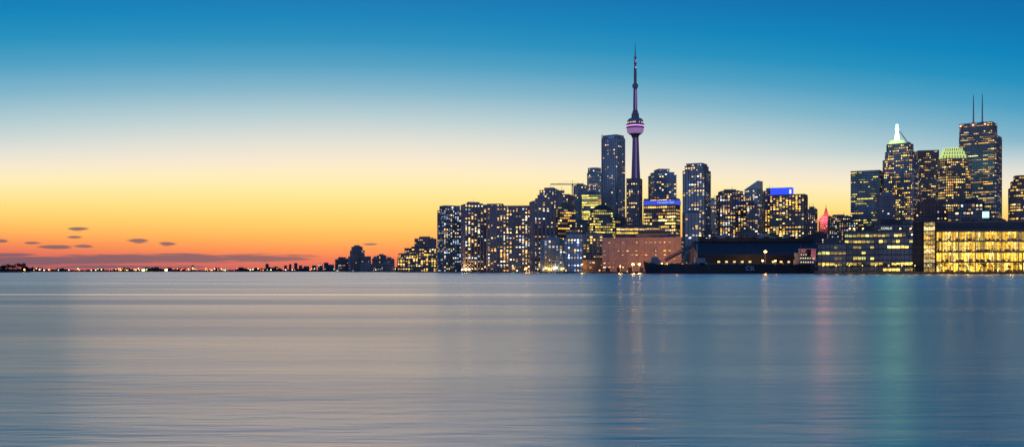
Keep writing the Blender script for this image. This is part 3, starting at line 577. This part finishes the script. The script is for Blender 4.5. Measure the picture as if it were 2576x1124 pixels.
for i in range(3):
    mb=MB(); 
    a=math.radians(90+120*i+60)
    ca,sa=math.cos(a),math.sin(a)
    for (z0,h0,c0),(z1,h1,c1) in zip(prof[1:],prof[2:]):
        r0=c0+.35;r1=c1+.35;wd=.75
        mb.add([(r0*ca-wd*sa,r0*sa+wd*ca,z0),(r0*ca+wd*sa,r0*sa-wd*ca,z0),(r1*ca+wd*sa,r1*sa-wd*ca,z1),(r1*ca-wd*sa,r1*sa+wd*ca,z1)],[[0,1,2,3]])
    mb.make('elevator_light_strip',[pur],ct)
Rr=lambda px:px/2*k
mb=MB(); mb.lathe([(Rr(16),zt_(346)),(Rr(20),zt_(340)),(Rr(32),zt_(336))],32,0); mb.make('pod_base',['c_dark'],ct)
mb=MB(); mb.lathe([(Rr(33),zt_(336)),(Rr(40),zt_(332)),(Rr(43),zt_(327)),(Rr(41),zt_(322.5))],36); mb.make('radome_ring',[emat('e_radome',(.6,.28,.7),.42)],ct,smooth=True)
mb=MB(); mb.lathe([(Rr(42),zt_(322.4)),(Rr(45),zt_(321)),(Rr(45),zt_(319)),(Rr(42),zt_(318.9)),(Rr(42),zt_(314)),(Rr(45),zt_(313.9)),(Rr(45),zt_(311.5)),(Rr(41),zt_(311.4)),(Rr(39),zt_(305)),(Rr(40),zt_(304.9)),(Rr(40),zt_(303)),(Rr(34),zt_(299)),(Rr(26),zt_(297)),(Rr(20),zt_(296))],36); mb.make('observation_pod',['c_blue'],ct)
mb=MB(); mb.lathe([(Rr(43.5),zt_(317.8)),(Rr(43.5),zt_(315.5))],36); mb.make('pod_light_ring',[pink],ct)
gb=MB(); 
for i in range(60):
    a=2*math.pi*i/60
    if R.random()<.55:
        r=Rr(40.8); a2=a+.06; gb.add([(r*math.cos(a),r*math.sin(a),zt_(310)),(r*math.cos(a2),r*math.sin(a2),zt_(310)),(r*math.cos(a2),r*math.sin(a2),zt_(307)),(r*math.cos(a),r*math.sin(a),zt_(307))],[[0,1,2,3]],0,(1,.7,.4))
gb.make('pod_windows',[GLOW],ct,glow=True)
mb=MB(); mb.lathe([(Rr(20),zt_(296)),(Rr(19),zt_(286)),(Rr(14),zt_(285)),(Rr(14),zt_(279)),(Rr(11),zt_(278)),(Rr(10.5),zt_(255)),(Rr(9),zt_(222))],12)
for i in range(8):
    a=i*.785; r=Rr(17); mb.tube((r*math.cos(a),r*math.sin(a),zt_(296)),(r*math.cos(a),r*math.sin(a),zt_(281)),.5,.2,4)
mb.make('upper_shaft',['tower_conc'],ct)
mb=MB(); mb.box(-.9,.9,-Rr(11)-.5,-Rr(11)+.3,zt_(276),zt_(226)); mb.make('upper_light_strip',[pur],ct)
mb=MB(); mb.lathe([(Rr(9),zt_(222)),(Rr(14),zt_(219)),(Rr(15),zt_(216)),(Rr(14),zt_(212)),(Rr(9),zt_(209))],20); mb.make('sky_pod',['c_blue'],ct)
mb=MB(); mb.lathe([(Rr(7.5),zt_(209)),(Rr(7),zt_(172)),(Rr(5.6),zt_(171.5)),(Rr(5),zt_(155)),(Rr(3.6),zt_(154)),(Rr(3.2),zt_(138)),(Rr(2.4),zt_(137)),(Rr(1.8),zt_(120)),(Rr(1.0),zt_(108))],10)
for y in (190,172,160,154,145): mb.lathe([(Rr(8),zt_(y)),(Rr(8),zt_(y-1.5))],10)
mb.make('antenna_mast',['tower_conc'],ct)
for y,r in ((170,1.5),(154,1.2)):
    mb=MB(); mb.ball((0,-Rr(8.5),zt_(y)),r); mb.make('beacon_lamp',[pink],ct)

# ------------------------------------------------------------------ cranes
def crane(label,px,D,ybase,yjib,pl,pr,lum):
    e=root('tower_crane',label,'crane',(X(px,D),D,Z(ybase,D))); H=Z(yjib,D)-Z(ybase,D)
    mb=MB(); truss(mb,(0,0,0),(0,0,H),.9,10,.3); mb.make('mast',[lum],e)
    mb=MB(); truss(mb,((pl-px)/F*D,0,H+1),(0,0,H+1),.8,16,.28); mb.make('jib',[lum],e)
    mb=MB(); truss(mb,(0,0,H+1),((pr-px)/F*D,0,H+1),.8,6,.28); mb.make('counter_jib',[lum],e)
    mb=MB(); mb.box((pr-px)/F*D-4,(pr-px)/F*D,-1.5,1.5,H-2.5,H+.5); mb.make('counterweight',['c_grey'],e)
    mb=MB(); mb.box(-1.3,1.3,-2.8,-1,H-2,H+.6); mb.make('cab',['m_white'],e)
    mb=MB(); mb.tube((0,0,H+1),(0,0,H+7),.4,.2,4); mb.tube((0,0,H+7),((pl-px)*.7/F*D,0,H+1.8),.12,.12,3); mb.tube((0,0,H+7),((pr-px)*.9/F*D,0,H+1.8),.12,.12,3); mb.make('tie_cables',['m_steel'],e)
crane('yellow tower crane with long jib above the hotel roofs',1440,1560,495,464,1385,1462,'m_yellow')
crane('small tower crane on a rooftop near the hotel',1413,1600,492,481,1396,1420,'m_yellow')
D=1650; e=root('luffing_crane','dark luffing crane leaning beside the lit spire','crane',(X(2284,D),D,Z(366,D)))
mb=MB(); truss(mb,(0,0,0),(0,0,5),.8,3,.25); mb.make('mast',['m_steel'],e)
mb=MB(); truss(mb,(0,0,5),((2262-2284)/F*D,0,Z(328,D)-Z(366,D)),.6,9,.22); mb.make('jib',['m_steel'],e)
mb=MB(); mb.box(-1,4,-1.2,1.2,4.5,6.5); mb.make('machinery_deck',['m_steel'],e)

# ------------------------------------------------------------------ lamps
def lamp(px,py,D,col,power,r,st,label,kind='street_lamp',group='lamps along the harbour shore',zb=None):
    zb=GZ if zb is None else zb
    h=Z(py,D)-zb
    if h<3: h=3
    e=root(kind,label,'lamp',(X(px,D),D,zb),0,group)
    mb=MB(); mb.tube((0,.4,0),(0,.4,h),.16,.1,6); mb.tube((0,.4,h),(0,-.5,h+.3),.08,.08,5); mb.tube((0,.4,0),(0,.4,.6),.3,.3,6); mb.make('pole',['m_steel'],e)
    key='lamp_%d_%d_%d_%d'%(col[0]*99,col[1]*99,col[2]*99,st*10)
    mb=MB(); mb.ball((0,-.6,h+.1),r,0,.7); mb.make('lamp_head',[emat(key,col,st)],e)
    if power>0: plight(e,(0,-2.2,h),col,power,1.5)
OR=(1,.42,.08); WH=(1,.82,.5); GR=(.3,1,.3); RD=(1,.1,.05); YE=(1,.6,.15)
for px,py,D,c,p,r,s,l in [(361,679,2580,YE,60000,3.8,14,'very bright floodlight on the far shore'),(418,680,2580,YE,50000,3.6,12,'very bright floodlight on the far shore'),(567,678,2610,GR,9000,1.5,6,'green airfield lamp on the far shore'),
  (62,679,1560,OR,10000,1.2,8,'orange lamp on the island tip'),(1172,676,1520,YE,20000,2.0,10,'bright quay floodlight by the slab towers'),(1180,678,1490,YE,15000,1.8,10,'bright quay floodlight by the slab towers'),(1163,678,1520,WH,9000,1.3,8,'bright quay floodlight by the slab towers'),
  (1323,674,1340,OR,14000,1.7,10,'orange quay lamp at the ferry slip'),(1330,670,1350,OR,7000,1.0,8,'orange quay lamp at the ferry slip'),(1290,668,1370,GR,3000,1.0,5,'green navigation lamp on the quay'),
  (1592,664,940,OR,22000,1.4,12,'orange floodlight in front of the warehouse'),(1608,664,935,YE,18000,1.2,12,'orange floodlight in front of the warehouse'),(1560,668,948,OR,18000,.6,8,'orange floodlight in front of the warehouse'),(1665,662,940,OR,18000,.6,8,'orange floodlight in front of the warehouse'),(1700,640,955,OR,8000,.7,8,'orange lamp behind the ship boom'),
  (1925,632,900,OR,8000,1.5,12,'orange floodlight on the shed quay'),(1918,655,899,YE,4000,1.0,8,'orange lamp on the shed quay'),(1950,655,899,OR,4000,1.0,8,'orange lamp on the shed quay'),
  (2030,652,898,RD,3000,.8,6,'red lamp by the small pale building'),(1640,655,900,WH,3000,.6,6,'white lamp beside the ship deck'),(1464,664,1075,YE,7000,.8,8,'lamp on the condo block quay')]:
    lamp(px,py,D,c,p,r,s,l)
for px in (2137,2148,2170,2264,2290):
    lamp(px,577,760,YE,1500,.6,9,'rooftop lamp glowing yellow','rooftop_lamp','rooftop lamps on the waterfront offices',Z(584,760))
for i in range(90):
    px=R.uniform(75,850) if i%3 else R.uniform(280,660); c=R.choice([OR,OR,YE,YE,WH,RD,RD,GR]); lamp(px,R.uniform(674,680),R.uniform(2560,2610),c,0,R.uniform(.8,1.7),R.uniform(3,7) if i%2 else 5,'small lamp glowing on the far shore','street_lamp','small lamps along the far western shore')
for i in range(34):
    px=R.uniform(860,1500); D=2200-(px-860)*1.55 if px<1350 else 1180; c=R.choice([OR,YE,YE,WH]); lamp(px,R.uniform(672,679),D,c,1000,R.uniform(.6,1.0),6,'quay lamp near the harbour condos','street_lamp','quay lamps by the harbour condos')
for i in range(16):
    px=2070+i*33; lamp(px,667,697,YE,500,.32,7,'promenade lamp on the waterfront walk','street_lamp','promenade lamps on the waterfront walk')

# ------------------------------------------------------------------ trees
def treemesh(seed,leafy):
    rr=random.Random(seed); mb=MB(); lb=MB()
    def br(p,d,L,r,n):
        q=p+d*L; mb.tube(p,q,r,r*.65,5 if n>2 else 3)
        if n==0 or leafy and n<=1:
            for k in range(5 if leafy else 3):
                c=q+Vector((rr.gauss(0,.5),rr.gauss(0,.5),rr.gauss(0,.4)))
                a=Vector((rr.uniform(-1,1),rr.uniform(-1,1),rr.uniform(-1,1)))*(.35 if leafy else .12); b=Vector((rr.uniform(-1,1),rr.uniform(-1,1),rr.uniform(-1,1)))*.35
                lb.add([c-a,c+b,c+a],[[0,1,2]])
        if n==0: return
        for k in range(3 if n>1 else 4):
            nd=(d+Vector((rr.gauss(0,.5),rr.gauss(0,.5),rr.gauss(.12,.3)))).normalized(); br(q,nd,L*rr.uniform(.62,.85),r*.6,n-1)
    br(Vector((0,0,0)),Vector((0,0,1)),2.6,.26,5)
    a=mb.make('trunk',['bark']); b=lb.make('crown',['wood_mat'])
    return a,b
protos=[treemesh(s,l) for s,l in ((3,False),(5,False),(8,True),(9,True))]
used=[False]*4
def tree(px,D,h,kind,label,group,zb=GZ):
    e=root('bare_tree' if kind<2 else 'shore_tree',label,'tree',(X(px,D),D,zb),R.uniform(0,6),group); s=h/9.0; e.scale=(s*R.uniform(.9,1.15),s,s)
    for p in protos[kind]:
        o=p if not used[kind] else p.copy()
        if used[kind]: COL.objects.link(o)
        o.parent=e
    used[kind]=True
for i in range(22):
    tree(2062+i*25+R.uniform(-6,6),R.uniform(702,708),R.uniform(5.5,8),i%2,'bare winter tree on the promenade','bare trees along the promenade')
for px,h in ((-12,13),(4,12),(16,10),(26,13),(36,11),(47,15),(55,15),(61,10),(-30,12)):
    tree(px,1560+R.uniform(-20,30),h,2+(int(h)%2),'dark tree silhouette on the island tip','trees on the island tip',.9)

# ------------------------------------------------------------------ camera
cam=bpy.data.cameras.new('camera'); co=bpy.data.objects.new('camera',cam); COL.objects.link(co); sc.camera=co
co.location=(0,0,CH); co.rotation_euler=(math.radians(90),0,0); cam.sensor_width=36; cam.lens=36*F/2576; cam.shift_y=(HY-561)/2576; cam.clip_start=.5; cam.clip_end=90000
